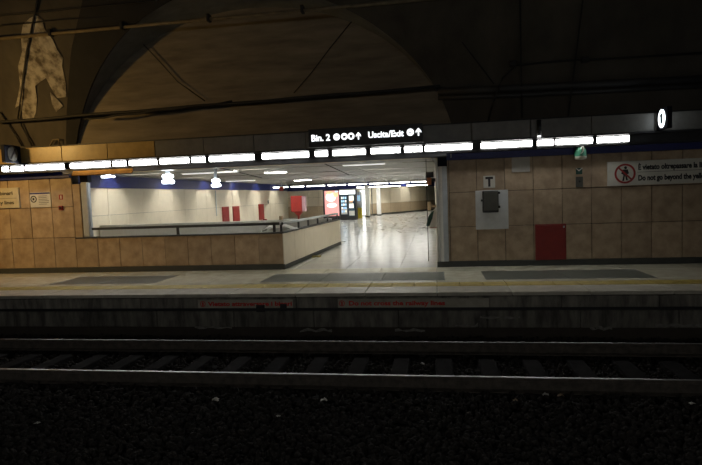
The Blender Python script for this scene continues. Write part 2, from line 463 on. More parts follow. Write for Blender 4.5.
# strip lights
LX = [(-10.9, -10.30), (-10.27, -10.06), (-10.03, -9.66), (-9.64, -8.58), (-8.46, -7.40), (-7.37, -7.01), (-6.955, -6.24), (-6.20, -5.46), (-5.425, -5.07), (-5.005, -3.92),
      (-3.765, -2.68), (-2.56, -2.26), (-2.175, -1.43), (-1.34, -.685), (-.62, -.225), (-.185, .805), (.965, 2.01), (2.085, 2.43), (2.445, 3.18), (3.235, 3.87)]
for i, (a, b) in enumerate(LX):
    if i == 0: continue
    ln = 'long' if b - a > .9 else ('short' if b - a < .5 else 'medium')
    t = thing('strip_light', ((a + b) / 2, FY, 2.50), ln + ' lit white strip light above the platform, ' + ORD[i] + ' from the left end', 'light', 'strip lights above the platform')
    prof = [(FY + .02, 2.522), (FY - .002, 2.535), (FY - .012, 2.595), (FY + .005, 2.622), (FY + .05, 2.622), (FY + .05, 2.522)]
    mk('diffuser', MB().prism(prof, a + .012, b - .012, 'x'), 'lamp_white', t)
    mk('end_cap', MB().box((a, FY - .012, 2.515), (a + .012, FY + .055, 2.653)), 'channel', t)
    mk('end_cap', MB().box((b - .012, FY - .012, 2.515), (b, FY + .055, 2.653)), 'channel', t)
    mk('backplate', MB().box((a + .005, FY + .05, 2.512), (b - .005, FY + .065, 2.655)), 'channel', t)

# ------------------------------------------------------------------ vault over the tracks with a lunette above the opening
XC, AA, ZS, BA = -4.15, 4.65, 2.4, 3.65
YV0, CYV, AV, BV, ZV = 12.2, 3.5, 8.7, 6.1, 2.8
def zarch(x):
    d = (x - XC) / AA
    return ZS + BA * math.sqrt(max(0, 1 - d * d)) if abs(d) < 1 else 0
def vault_pt(x, ph, off=0):
    return Vector((x, CYV + (AV - off) * math.cos(ph), ZV + (BV - off) * math.sin(ph)))
def ph_of_z(z): return math.asin(max(0, min(1, (z - ZV) / BV)))
cols = [XL + i * .5 for i in range(int((XC - AA - XL) / .5) + 1)]
cols += [XC - AA * math.cos(math.pi * i / 80) for i in range(81)]
cols += [XC + AA + .02 + i * .5 for i in range(1, 60) if XC + AA + i * .5 < XR]
rows = []
for x in cols:
    p0 = ph_of_z(max(zarch(x), ZV)); rows.append([vault_pt(x, p0 + (math.pi - p0) * (j / 40)) for j in range(41)])
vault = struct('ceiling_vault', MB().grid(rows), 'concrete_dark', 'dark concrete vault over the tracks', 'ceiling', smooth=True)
# soffit of the lunette and its end wall
ax = [XC - AA * math.cos(math.pi * i / 80) for i in range(81)]
rows = []
for x in ax:
    z = max(zarch(x), ZV); yv = vault_pt(x, ph_of_z(z)).y
    rows.append([(x, yv + (YV0 + .05 - yv) * j / 6, z) for j in range(7)])
mk('lunette_soffit', MB().grid(rows), 'soffit', vault, smooth=True)
mb = MB(); mb.grid([[(x, YV0 + .02, 2.7), (x, YV0 + .02, max(zarch(x), ZV))] for x in ax])
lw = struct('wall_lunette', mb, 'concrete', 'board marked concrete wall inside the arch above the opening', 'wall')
# back of the tunnel, behind the viewer
struct('wall_back', MB().box((XL, -5.4, -.9), (XR, -5.2, 3.2)), 'concrete_dark', 'tunnel wall behind the viewer', 'wall')
struct('floor_near', MB().box((XL, -5.2, -.9), (XR, 1.3, 0)), 'joint', 'platform on which the viewer stands', 'floor')

# plaster patch on the vault, upper left
def on_vault(px, py, off):
    lo, hi = 5.0, 14.0; d = ray(px, py)
    prevv = None
    for k in range(400):
        Y = hi - (hi - lo) * k / 399; p = EYE + d * (Y / d.y)
        v = ((p.y - CYV) / (AV - off)) ** 2 + (max(0, p.z - ZV) / (BV - off)) ** 2 - 1
        if v < 0: return p
    return p
def patch(outline, name, m, off=.02):
    pts = [on_vault(a, b, off) for a, b in outline]; base = [on_vault(a, b, -.03) for a, b in outline]
    n = len(pts); mb = MB(); mb.v = [tuple(p) for p in pts] + [tuple(p) for p in base]
    mb.f = [tuple(range(n))] + [(i, (i + 1) % n, n + (i + 1) % n, n + i) for i in range(n)]
    o = mk(name, mb, m, vault, recalc=False)
    bm = bmesh.new(); bm.from_mesh(o.data); bmesh.ops.triangulate(bm, faces=bm.faces); bmesh.ops.recalc_face_normals(bm, faces=bm.faces); bm.to_mesh(o.data); bm.free()
    return o
# shade on the vault left of the arch, painted as a dark raised rib
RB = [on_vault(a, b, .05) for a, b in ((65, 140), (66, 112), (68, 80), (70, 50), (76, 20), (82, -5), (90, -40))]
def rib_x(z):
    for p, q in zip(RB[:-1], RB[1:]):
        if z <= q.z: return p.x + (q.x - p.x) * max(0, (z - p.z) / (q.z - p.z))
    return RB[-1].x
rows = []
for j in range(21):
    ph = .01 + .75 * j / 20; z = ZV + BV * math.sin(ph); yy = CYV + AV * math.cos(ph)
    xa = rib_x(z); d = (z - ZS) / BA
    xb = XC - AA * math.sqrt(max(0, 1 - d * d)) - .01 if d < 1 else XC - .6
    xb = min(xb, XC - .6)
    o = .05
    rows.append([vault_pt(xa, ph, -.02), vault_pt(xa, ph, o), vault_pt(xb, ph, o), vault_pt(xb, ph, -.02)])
mk('shade_rib', MB().grid(rows), 'shade_and_joint', vault)
patch([(36, 15), (42, 19), (45, 30), (53, 40), (57, 50), (63, 58), (62, 66), (66, 84), (66, 97), (57, 98), (50, 86), (46, 78), (40, 82), (35, 86), (37, 100), (36, 112), (33, 120), (23, 120), (21, 104), (15, 108), (18, 96), (20, 84), (18, 66), (22, 52), (21, 36), (23, 24), (30, 18)], 'plaster_patch', 'plaster')
patch([(50, 92), (58, 100), (63, 106), (56, 112), (52, 104)], 'plaster_patch', 'plaster')

# ------------------------------------------------------------------ cables and pipes on the vault
def cable(name, pts, r, m, label, group='pipes and cables on the vault', k=8):
    return tag(mk(name, MB().tube(pts, r, k), m, smooth=True), label, 'cable' if 'cable' in name else 'pipe', group)
def runX(px0, py0, px1, Y, sag=0.0, n=14, y1=None):
    a = atY(px0, py0, Y); b = atY(px1, y1 if y1 else py0, Y); b.z = a.z if y1 is None else b.z
    return [a.lerp(b, i / n) - Vector((0, 0, sag * math.sin(i / n * math.pi * 4) ** 2)) for i in range(n + 1)]
YC_ = on_vault(60, 33, .10).y
p = atY(60, 33, YC_)
t = thing('conduit_pipe', (p.x, p.y, p.z), 'thin brown conduit pipe running high across the arch at the top left', 'pipe', 'pipes and cables on the vault')
mk('pipe_run', MB().tube([(-11, YC_, p.z), (XR - 4, YC_, p.z)], .035, 10), 'conduit', t, smooth=True)
for px in (50, 122, 209, 303):
    q = atY(px, 25, YC_); mk('pipe_clamp', MB().box((q.x - .03, YC_ - .06, p.z - .05), (q.x + .03, YC_ + .08, p.z + .10)), 'cable', t, .004)
cable('overhead_cable', runX(0, 16, 420, on_vault(60, 12, .08).y, .01), .012, 'cable', 'thin dark cable above the brown conduit at the top left')
cable('power_cable', runX(-10, 122.5, 440, 11.75, .02, y1=86), .035, 'cable', 'thick dark cable crossing the arch wall')
cable('power_cable', runX(84, 119, 232, 11.70, .03, y1=101), .022, 'cable', 'second dark cable drooping just above the thick one at the arch left foot')
cable('diagonal_cable', [atY(143, 44, 12.15), atY(160, 62, 12.15), atY(178, 82, 12.15), atY(205, 101, 12.15)], .012, 'cable', 'thin cable slanting down right inside the arch wall, left half')
cable('diagonal_cable', [atY(352, 21, 12.15), atY(330, 48, 12.15), atY(312, 72, 12.15), atY(294, 93, 12.15)], .012, 'cable', 'thin cable slanting down left inside the arch wall, right half')
cable('drop_cable', [on_vault(38, 0, .06), on_vault(33, 22, .06), on_vault(27, 50, .06), on_vault(23, 80, .06), on_vault(18, 118, .06), on_vault(26, 134, .06), on_vault(32, 146, .06)], .022, 'cable', 'dark cable hanging down across the white plaster patch')
cable('drop_cable', [on_vault(0, 112, .05), on_vault(8, 124, .05), on_vault(16, 136, .05), on_vault(22, 146, .05)], .02, 'cable', 'short dark cable slanting down above the left round sign')
cable('loop_cable', [on_vault(50, 146, .08), on_vault(53, 140, .1), on_vault(58, 139, .1), on_vault(60, 146, .08)], .02, 'conduit', 'small looped cable end resting on the beam at left')
cable('ceiling_cable', [on_vault(0, 26, .03), on_vault(60, 20, .03), on_vault(110, 16, .03)], .014, 'cable', 'thin cable crossing the plaster patch near its top')
# right side
cable('trunk_pipe', [on_vault(438, 92, .08), on_vault(520, 88, .08), on_vault(600, 84, .08), on_vault(715, 78, .08)], .075, 'pipe', 'thick dark pipe along the vault at the right', k=12)
cable('trunk_pipe', [on_vault(438, 98, .07), on_vault(520, 95, .07), on_vault(600, 91, .07), on_vault(715, 85, .07)], .05, 'pipe', 'thinner dark pipe just below the thick pipe at the right', k=12)
cable('arched_cable', [on_vault(488, 122, .05), on_vault(492, 106, .16), on_vault(494, 100, .2), on_vault(498, 88, .2), on_vault(503, 78, .15), on_vault(516, 65, .05), on_vault(560, 61, .05), on_vault(620, 58, .05), on_vault(715, 52, .05)], .022, 'cable', 'dark cable arching up and along the vault at the right')
for px in (513, 585):
    q = on_vault(px, 64 if px < 550 else 60, .05)
    tag(mk('junction_box', MB().box((q.x - .07, q.y - .06, q.z - .05), (q.x + .07, q.y + .06, q.z + .06)), 'cable', bevel=.01), 'small dark junction box on the arched cable, ' + ('left one' if px < 550 else 'right one'), 'box', 'junction boxes')
for px0, px1 in [((520, 0), (522, 118)), ((583, 0), (568, 118)), ((462, 42), (494, 84))]:
    patch([(px0[0] - .8, px0[1]), (px0[0] + .8, px0[1]), (px1[0] + .8, px1[1]), (px1[0] - .8, px1[1])], 'joint_strip', 'shade_and_joint', .03)

# ------------------------------------------------------------------ signs on the walls
def plate(name, p0, p1, m, parent=None, d=.03, y=WY, bevel=.004):
    return mk(name, MB().box((p0[0], y - d, p0[1]), (p1[0], y, p1[1])), m, parent, bevel)
# right warning board
t = thing('warning_sign', (4.6, WY, 1.64), 'long white warning board with red prohibition circle on the right wall', 'sign')
plate('board', (3.545, 1.64), (6.25, 2.14), 'sign_white', t, .035)
cx, cz = 3.885, 1.885; YS = WY - .036
rg = mk('prohibition_ring', MB().ring((cx, cz), .205, .165, (YS - .004, YS)), 'red', t)
mk('slash', MB().prism([(cx - .135, cz + .11), (cx - .11, cz + .135), (cx + .135, cz - .11), (cx + .11, cz - .135)], YS - .004, YS, 'y'), 'red', rg)
fg = MB().disc((cx + .01, cz + .12), .028, .03, (YS - .003, YS), 14)
fg.prism([(cx - .05, cz + .085), (cx + .055, cz + .085), (cx + .075, cz + .0), (cx + .05, cz - .01), (cx + .03, cz - .03), (cx - .03, cz - .03), (cx - .05, cz - .01), (cx - .075, cz)], YS - .003, YS, 'y')
fg.prism([(cx - .03, cz - .03), (cx, cz - .03), (cx - .02, cz - .15), (cx - .055, cz - .15)], YS - .003, YS, 'y').prism([(cx, cz - .03), (cx + .03, cz - .03), (cx + .055, cz - .14), (cx + .02, cz - .14)], YS - .003, YS, 'y')
mk('pedestrian_figure', fg, 'black', t)
text('lettering', 'È vietato oltrepassare la linea gialla', 'black', t, 4.14, YS, 1.955, .15, 1.62, .045)
text('lettering', 'Do not go beyond the yellow line', 'black', t, 4.14, YS, 1.735, .15, 1.52, .045)
mk('divider', MB().box((4.12, YS - .002, 1.90), (6.2, YS, 1.908)), 'phone', t)
# left warning board
t = thing('warning_sign', (-11.4, WY, 1.63), 'cream warning board cut by the left picture edge on the left wall', 'sign')
plate('board', (-12.6, 1.64), (-10.14, 2.14), 'sign_cream', t, .05)
text('lettering', 'Vietato attraversare i binari', 'black', t, -12.1, WY - .052, 1.965, .125, 1.80, .02)
text('lettering', 'Do not cross the railway lines', 'black', t, -12.1, WY - .052, 1.735, .125, 1.82, .02)
mk('divider', MB().box((-12.1, WY - .053, 1.875), (-10.2, WY - .051, 1.883)), 'phone', t)
# notice
t = thing('notice_board', (-9.57, WY, 1.63), 'small white notice with blue header and round pictogram on left wall', 'notice')
plate('board', (-9.86, 1.63), (-9.29, 2.0), 'sign_white', t, .02)
mk('header', MB().box((-9.85, WY - .023, 1.955), (-9.30, WY - .02, 1.99)), 'blue', t)
cx, cz = -9.755, 1.835
rg = mk('pictogram', MB().ring((cx, cz), .085, .06, (WY - .024, WY - .02)), 'black', t)
mk('pictogram_figure', MB().box((cx - .03, WY - .024, cz - .03), (cx + .02, WY - .02, cz + .03)), 'black', rg)
for i in range(6): mk('text_line', MB().box((-9.62, WY - .022, 1.90 - i * .04), (-9.34 - random.uniform(0, .06), WY - .02, 1.912 - i * .04)), 'phone', t)
tag(plate('fire_label', (-9.07, 1.80), (-8.97, 1.92), 'red', None, .012), 'small red and white label above red alarm button on left wall', 'label')
fl_ = [o for o in COL.objects if o.name == 'fire_label'][0]
mk('white_symbol', MB().box((-9.03, WY - .014, 1.82), (-9.0, WY - .012, 1.90)), 'sign_white', fl_)
t = thing('alarm_button', (-9.03, WY, 1.54), 'small square red fire alarm button on left wall', 'alarm')
plate('housing', (-9.08, 1.545), (-8.97, 1.65), 'red_dark', t, .05, bevel=.008)
mk('button', MB().disc((-9.025, 1.597), .028, .028, (WY - .06, WY - .05)), 'black', t)

# telephone
t = thing('telephone_panel', (1.2, WY, .8), 'white back panel with dark grey telephone box under the T plate', 'telephone')
plate('back_panel', (.865, .805), (1.55, 1.645), 'white_paint', t, .02)
ph = plate('telephone_box', (1.01, 1.17), (1.335, 1.635), 'black', t, .14, bevel=.012)
mk('door', MB().box((1.035, WY - .16, 1.215), (1.325, WY - .135, 1.615)), 'phone', ph, .006)
for (a, b) in [((1.335, 1.56), (1.375, 1.61)), ((1.335, 1.26), (1.375, 1.31)), ((.975, 1.41), (1.012, 1.455))]:
    mk('hinge', MB().box((a[0], WY - .12, a[1]), (b[0], WY - .05, b[1])), 'black', ph, .006)
t = thing('letter_plate', (1.16, WY, 1.69), 'small white plate with a black letter T above the telephone', 'sign')
plate('plate', (1.04, 1.695), (1.285, 1.955), 'sign_white', t, .015)
text('letter', 'T', 'black', t, 1.083, WY - .017, 1.735, .27, .16, .05)
t = thing('junction_cover', (1.82, WY, 2.0), 'blank pale square box mounted high on the right wall', 'box')
plate('cover', (1.635, 2.005), (2.005, 2.32), 'pale', t, .03, bevel=.006)
# emergency light
EY = WY - .19
t = thing('emergency_sign', (2.98, EY, 2.19), 'green glossy emergency exit lamp with white running figure on the right wall', 'sign')
k = 16; dome = []
mbd = MB()
prof = [(.0, 2.46), (.075, 2.46), (.10, 2.43), (.118, 2.36), (.122, 2.27)]
rows = [[(2.975 + r_ * math.cos(2 * math.pi * i / k), EY + r_ * 1.1 * math.sin(2 * math.pi * i / k), z) for i in range(k + 1)] for r_, z in prof]
mk('green_shade', mbd.grid(rows), 'green', t, smooth=True)
rows = [[(2.975 + r_ * math.cos(2 * math.pi * i / k), EY + r_ * 1.1 * math.sin(2 * math.pi * i / k), z) for i in range(k + 1)] for r_, z in [(.122, 2.27), (.115, 2.215), (.06, 2.20), (0, 2.20)]]
mk('white_base', MB().grid(rows), 'sign_white', t, smooth=True)
mk('running_figure', MB().prism([(2.965, 2.46), (3.0, 2.47), (3.02, 2.43), (3.005, 2.37), (2.985, 2.34), (2.955, 2.31), (2.945, 2.32), (2.975, 2.36), (2.975, 2.41), (2.955, 2.42)], EY - .145, EY - .12, 'y'), 'sign_white', t)
mk('wall_arm', MB().box((2.95, EY, 2.30), (3.0, WY, 2.36)), 'phone', t)
t = thing('switch_plate', (2.99, WY, 1.62), 'small grey switch plate with green sticker below the emergency lamp', 'switch')
plate('plate', (2.925, 1.64), (3.065, 1.86), 'phone', t, .03)
plate('green_sticker', (2.93, 1.91), (3.06, 2.04), 'green_dark', t, .012)
mk('white_mark', MB().prism([(2.93, 2.03), (2.99, 1.97), (3.06, 2.03), (3.06, 2.05), (2.99, 1.995), (2.93, 2.05)], WY - .016, WY - .012, 'y'), 'sign_white', t)
mk('keyhole', MB().disc((2.995, 1.76), .02, .02, (WY - .036, WY - .03), 14), 'black', t)
# red cabinet door
t = thing('hydrant_cabinet', (2.41, WY, .1), 'dark red metal hydrant cabinet low on the right wall', 'cabinet')
mk('cabinet_frame', MB().box((2.098, WY - .02, .118), (2.725, WY, .885)), 'red_dark', t, .004)
d_ = mk('door', MB().box((2.118, WY - .032, .135), (2.705, WY - .02, .865)), 'red_dark', t, .004)
mk('handle', MB().box((2.66, WY - .045, .80), (2.69, WY - .032, .84)), 'metal_grey', d_, .003)

# spotlight hanging from the fascia at the right, small sensor under the lamps
q = atY(539, 120, FY - .08); q2 = atY(539, 137, FY - .08)
t = thing('spot_lamp', (q.x, FY - .08, q2.z), 'small black tubular spotlight on the fascia right of the arch', 'lamp')
mk('tube', MB().tube([(q.x, FY - .08, q2.z + .03), (q.x, FY - .08, q.z)], .045, 14), 'black', t, smooth=True)
mk('lens', MB().tube([(q.x, FY - .08, q2.z), (q.x, FY - .08, q2.z + .03)], .035, 14), 'sign_lit', t, smooth=True)
mk('bracket', MB().box((q.x - .02, FY - .05, q.z - .1), (q.x + .02, FY, q.z - .05)), 'black', t, .004)
q = atY(451, 154, WY - .08)
t = thing('motion_sensor', (q.x, WY - .08, q.z - .08), 'tiny grey sensor bracket under the lamps beside the column', 'sensor')
mk('bracket', MB().box((q.x - .012, WY - .09, q.z - .08), (q.x + .012, WY - .06, q.z + .08)), 'metal_grey', t, .003)

# overhead sign
x0, x1 = -2.655, -.21
t = thing('direction_sign', ((x0 + x1) / 2, FY, 2.69), 'black illuminated direction sign with white lettering over the opening', 'sign')
mk('sign_box', MB().box((x0, FY - .13, 2.70), (x1, FY, 3.09)), 'black', t, .008)
ys = FY - .131
text('lettering', 'Bin. 2', 'sign_lit', t, x0 + .065, ys, 2.835, .19, .41, .03)
for i in range(3):
    c = x0 + (.617, .785, .93)[i]
    dd = mk('pictogram_disc', MB().disc((c, 2.90), .072, .072, (ys - .004, ys)), 'sign_lit', t)
    f_ = MB()
    if i == 0: f_.prism([(c - .045, 2.89), (c + .045, 2.89), (c + .045, 2.91), (c - .045, 2.91)], ys - .007, ys - .004, 'y')
    elif i == 1: f_.prism([(c - .03, 2.87), (c + .03, 2.87), (c + .03, 2.92), (c - .03, 2.92)], ys - .007, ys - .004, 'y')
    else: f_.prism([(c - .015, 2.86), (c + .015, 2.86), (c + .04, 2.93), (c - .04, 2.93)], ys - .007, ys - .004, 'y')
    mk('pictogram', f_, 'black', dd)
a_ = MB(); arrow_up(a_, x0 + 1.088, 2.90, .155, ys - .004, ys); mk('arrow', a_, 'sign_lit', t)
text('lettering', 'Uscita/Exit', 'sign_lit', t, x0 + 1.298, ys, 2.845, .18, .75, .03)
dd = mk('pictogram_disc', MB().disc((x0 + 2.186, 2.915), .075, .075, (ys - .004, ys)), 'sign_lit', t)
mk('pictogram', MB().prism([(x0 + 2.15, 2.905), (x0 + 2.22, 2.905), (x0 + 2.22, 2.925), (x0 + 2.15, 2.925)], ys - .007, ys - .004, 'y'), 'black', dd)
a_ = MB(); arrow_up(a_, x0 + 2.354, 2.915, .165, ys - .004, ys); mk('arrow', a_, 'sign_lit', t)

# round platform-number signs projecting from the fascia
def number_sign(x, lit, label):
    yc = FY - .26; zc = 2.90
    t = thing('platform_number_sign', (x, FY - .28, 2.7), label, 'sign', 'round signs projecting from the fascia')
    mk('sign_box', MB().box((x - .045, FY - .50, 2.69), (x + .045, FY, 3.10)), 'navy', t, .01)
    for s in (-1, 1):
        xf = x + s * .045
        dsc = mk('disc', MB().disc((yc, zc), .15, .175, (xf, xf + s * .012), 28, 'x'), 'disc_lit' if lit else 'disc_off', t)
        if lit:
            mk('numeral', MB().prism([(yc - .04, zc - .1), (yc + .05, zc - .1), (yc + .05, zc + .1), (yc - .02, zc + .1), (yc - .08, zc + .05), (yc - .04, zc + .04)] if s > 0 else [(yc + .04, zc - .1), (yc - .05, zc - .1), (yc - .05, zc + .1), (yc + .02, zc + .1), (yc + .08, zc + .05), (yc + .04, zc + .04)], xf + s * .012, xf + s * .016, 'x'), 'digit_lit', dsc)
        else:
            mk('diagonal_bar', MB().prism([(yc - .10, zc - .12), (yc - .06, zc - .13), (yc + .10, zc + .12), (yc + .06, zc + .13)], xf + s * .012, xf + s * .016, 'x'), 'black', dsc)
    return t
p = atY(661, 123, FY - .28); number_sign(p.x + .07, True, 'lit oval platform number sign with numeral one at the right')
p = atY(13, 156, FY - .28); number_sign(p.x - .07, False, 'unlit round sign with diagonal bar in dark box at the left')

# ------------------------------------------------------------------ hall behind the opening
YB = 43.0
fh = struct('floor_hall', MB().box((WX - .5, 12.0, -.3), (9, 60, -.03)), 'joint_hall', 'polished pale floor of the station hall', 'floor')
y = WY - .02
yy = y
for j in range(40):
    s = 1.2
    y2 = yy + s
    for i in range(4 if yy < 18 else 10):
        xx = .39 - (i + 1) * 1.2 - .0
        a, b = xx, xx + 1.2
        if yy < 17.9 and b < -3.2: continue
        gp = .002 if yy < 22 else 0
        piece('floor_tile', (a + gp, yy + gp, -.04), (b - gp, y2 - gp, 0), 'hallfloor', fh, gp)
    yy = y2
struct('floor_stairwell', MB().box((WX, 12.0, -.6), (-3.3, 30, -.02)), 'pale', 'floor around the stairwell behind the parapet', 'floor')
# left wall with cream tiles
wh = struct('wall_hall_left', MB().box((WX - .2, 12.1, 0), (WX - .02, YB + .2, 2.9)), 'joint', 'cream tiled side wall of the hall', 'wall')
yy = 12.1
while yy < YB - .1:
    for z0, z1 in [(.0, 1.245), (1.255, 2.25)]:
        piece('wall_tile', (WX - .03, yy + .008, z0), (WX, yy + 1.232, z1), 'cream', wh, .004)
    yy += 1.24
mk('blue_band', MB().box((WX - .03, 12.1, 2.25), (WX + .06, YB, ZC)), 'blue', wh)
wb = struct('wall_hall_back', MB().box((WX - .2, YB, 0), (-5.0, YB + .2, 2.9)), 'joint', 'tiled back wall of the hall behind the vending machines', 'wall')
xx = WX
while xx < -5.2:
    for z0, z1 in [(0, .9), (.91, 1.6), (1.61, 2.22)]: piece('wall_tile', (xx + .006, YB - .03, z0), (xx + .86, YB + .02, z1), 'cream' if z0 > .5 else 'tan', wb, .004)
    xx += .87
mk('blue_band', MB().box((WX, YB - .1, 2.2), (-5.0, YB, ZC)), 'blue', wb)
# far angled wall with tan dado
a = Vector((-5.3, 42.6)); b = Vector((2.5, 57.5)); d2 = (b - a).normalized(); n2 = Vector((-d2.y, d2.x))
def seg(t0, t1, o0, o1, z0, z1, mb):
    return mb.prism([tuple(a + d2 * t0 + n2 * o0), tuple(a + d2 * t1 + n2 * o0), tuple(a + d2 * t1 + n2 * o1), tuple(a + d2 * t0 + n2 * o1)], z0, z1, 'z')
L2 = (b - a).length
wf = struct('wall_hall_far', seg(0, L2, .03, .2, 0, 2.9, MB()), 'joint', 'far angled hall wall with tan dado', 'wall')
for i in range(10):
    mk('wall_panel', seg(L2 * i / 10 + .01, L2 * (i + 1) / 10 - .01, 0, .04, .95, 2.3, MB()), 'cream', wf)
    mk('dado_panel', seg(L2 * i / 10 + .01, L2 * (i + 1) / 10 - .01, 0, .04, .12, .94, MB()), 'tan', wf)
mk('blue_band', seg(0, L2, -.05, .04, 2.3, ZC, MB()), 'blue', wf)
mk('skirting', seg(0, L2, -.03, .04, 0, .12, MB()), 'skirt', wf)
wq = struct('wall_hall_right', MB().box((.035, 12.1, 0), (.30, 50, 2.69)), 'cream', 'right side wall of the hall behind the column', 'wall')
# ceiling
ch = struct('ceiling_hall', MB().box((WX - .5, 12.1, ZC + .27), (9, 60, ZC + .45)), 'channel', 'slatted metal ceiling of the hall', 'ceiling')
yy = 12.16; j = 0; SLOTS = []
while yy < 56:
    w = .95
    for i in range(5):
        xa = -12.6 + i * 3.2; piece('ceiling_panel', (xa + .006, yy + .03, ZC), (xa + 3.194, yy + w - .03, ZC + .05), 'hallceil', ch, .008)
    yy += w; j += 1
    if j % 4 == 2:
        SLOTS.append(yy + .17); yy += .34
for i, ys in enumerate(SLOTS):
    mk('slot_liner', MB().box((-12.6, ys - .18, ZC + .04), (3.4, ys - .165, ZC + .27)), 'white_metal', ch)
    mk('slot_liner', MB().box((-12.6, ys + .165, ZC + .04), (3.4, ys + .18, ZC + .27)), 'white_metal', ch)
    if i > 12: continue
    for q, xa in enumerate((-10.6, -6.4, -2.2)):
        t = thing('recessed_tube', (xa, ys, ZC + .17), 'tube light recessed in the ' + ORD[i + 1] + ' ceiling slot of the hall, ' + ('left', 'middle', 'right')[q], 'light', 'tubes in the hall ceiling slots')
        mk('tube', MB().box((xa - .9, ys - .05, ZC + .17), (xa + .9, ys + .05, ZC + .21)), 'lamp_slot', t, .01); mk('holder', MB().box((xa - .95, ys - .04, ZC + .21), (xa + .95, ys + .04, ZC + .27)), 'white_metal', t)
for p0, p1 in [((325, 164), (349, 175)), ((220, 168), (262, 178))]:
    a1 = atZ(*p0, ZC - .02); a2 = atZ(*p1, ZC - .02)
    tag(mk('ceiling_conduit', MB().tube([a1, a2], .016), 'cable'), 'dark conduit slanting across hall ceiling, ' + ('right one' if p0[0] > 300 else 'left one'), 'pipe', 'conduits on the hall ceiling')

def hall_light(x, y, lx, ly, label, m='lamp_hall', drop=.06, grp='hall ceiling lights', zc=ZC):
    t = thing('ceiling_light', (x, y, zc - drop), label, 'light', grp)
    mk('frame', MB().box((x - lx / 2 - .03, y - ly / 2 - .03, zc - drop * .6), (x + lx / 2 + .03, y + ly / 2 + .03, zc)), 'white_metal', t)
    mk('diffuser', MB().box((x - lx / 2, y - ly / 2, zc - drop), (x + lx / 2, y + ly / 2, zc - drop * .6)), m, t)
    if zc < ZC:
        for sx in (-.4, .4): mk('hanger_rod', MB().tube([(x + sx * lx, y, zc), (x + sx * lx, y, ZC)], .012, 6), 'metal_grey', t)
    return t
# far row: tubes end to end
FR = [(273, 288, 185.5), (291, 304, 185), (306.5, 325, 184.5), (327.5, 346, 184), (348, 367, 183), (369, 388, 182), (390, 409.5, 181.3), (411.5, 426, 180.8)]
for i, (xa, xb, py) in enumerate(FR):
    p = atY((xa + xb) / 2, py, 33.5); lx = (xb - xa) / 535 * 33.5
    hall_light(p.x, 33.5, lx * .96, .25, 'bright tube light in the far ceiling row of the hall, ' + ORD[i + 1] + ' from left', drop=.10, grp='far row of hall tubes', zc=2.43)
for i, (xa, xb, py) in enumerate([(357, 400, 186.5), (407, 430, 186)]):
    p = atY((xa + xb) / 2, py, 41.0); lx = (xb - xa) / 535 * 41
    hall_light(p.x, 41.0, lx, .25, 'tube light behind the far ceiling row, ' + ['left one', 'right one'][i], 'lamp_far', drop=.1, grp='second far row of hall tubes', zc=2.34)
for i, (xa, xb, py, m, lb) in enumerate([(265, 286, 172.7, 'lamp_hall', 'bright recessed ceiling light right of the parapet corner, nearer one'), (294.6, 311, 180.4, 'lamp_hall', 'bright recessed ceiling light above the red cabinet, farther one'),
                              (180, 240, 173, 'lamp_hall_dim', 'long faint ceiling light strip above the stairwell'), (225, 256, 181, 'lamp_hall_dim', 'shorter faint ceiling light strip farther behind the stairwell'), (343, 385, 164.8, 'lamp_hall_dim', 'faint ceiling light strip near the lintel above the passage')]):
    p = atZ((xa + xb) / 2, py, ZC - .04); lx = (xb - xa) / 535 * p.y
    hall_light(p.x, p.y, lx, .35 if m == 'lamp_hall' else .2, lb, m, .05)
# wall lamps on the left wall
for (px, py0, py1, lb, w) in [(168, 173, 185, 'bright cool lamp high on the left hall wall, nearer one', .5), (216, 178, 188, 'bright cool lamp high on the left hall wall, farther one', .5), (108, 174.5, 177.5, 'small cool lamp under the lintel at the left corner', .5)]:
    p = atZ(px, (py0 + py1) / 2, 2.33 if px == 108 else 2.22)
    hh = (py1 - py0) / 535 * p.y * .8
    t = thing('wall_lamp', (p.x, p.y, p.z - hh / 2), lb, 'lamp', 'cool lamps in the hall')
    mk('tube', MB().box((p.x - .14, p.y - .09, p.z - hh / 2), (p.x + .14, p.y + .09, p.z - hh / 2 + hh * .4)), 'lamp_cool', t, .03)
    if px != 108: mk('tube', MB().box((p.x - .12, p.y - .09, p.z + hh * .1), (p.x + .12, p.y + .09, p.z + hh / 2)), 'lamp_cool', t, .03)
    mk('bracket', MB().box((p.x - .05, p.y - .03, p.z - hh / 2 + .02), (p.x + .05, p.y + .03, ZC)), 'metal_grey', t)

# red cabinets and details on the left wall
def on_left(px, py): d = ray(px, py); return EYE + d * (WX / d.x)
for i, (xa, xb, ya, yb) in enumerate([(222.5, 228, 206.5, 223), (233, 238.5, 206, 222.5), (259, 263, 204, 220)]):
    p0 = on_left(xa, yb); p1 = on_left(xb, ya)
    t = thing('hose_cabinet', (WX, (p0.y + p1.y) / 2, p0.z), 'tall narrow red cabinet on the cream hall wall, ' + ['leftmost', 'middle', 'rightmost'][i] + ' of three', 'cabinet', 'red cabinets on the hall wall')
    mk('body', MB().box((WX, p0.y, p0.z), (WX + .06, p1.y, p1.z)), 'red', t, .01)
    mk('door', MB().box((WX + .06, p0.y + .08, p0.z + .08), (WX + .075, p1.y - .08, p1.z - .08)), 'red', t, .004)
p = on_left(215.5, 205)
t = thing('wall_conduit', (WX, p.y, .8), 'thin grey vertical conduit on the cream hall wall below the farther lamp', 'pipe')
mk('tube', MB().tube([(WX + .04, p.y, .8), (WX + .04, p.y, 2.2)], .03), 'metal_grey', t)
p = on_left(268, 202); tag(mk('wall_plate', MB().box((WX, p.y - .1, p.z - .12), (WX + .04, p.y + .1, p.z + .12)), 'phone', bevel=.01), 'tiny dark plate on the cream hall wall above the red cabinets', 'plate')
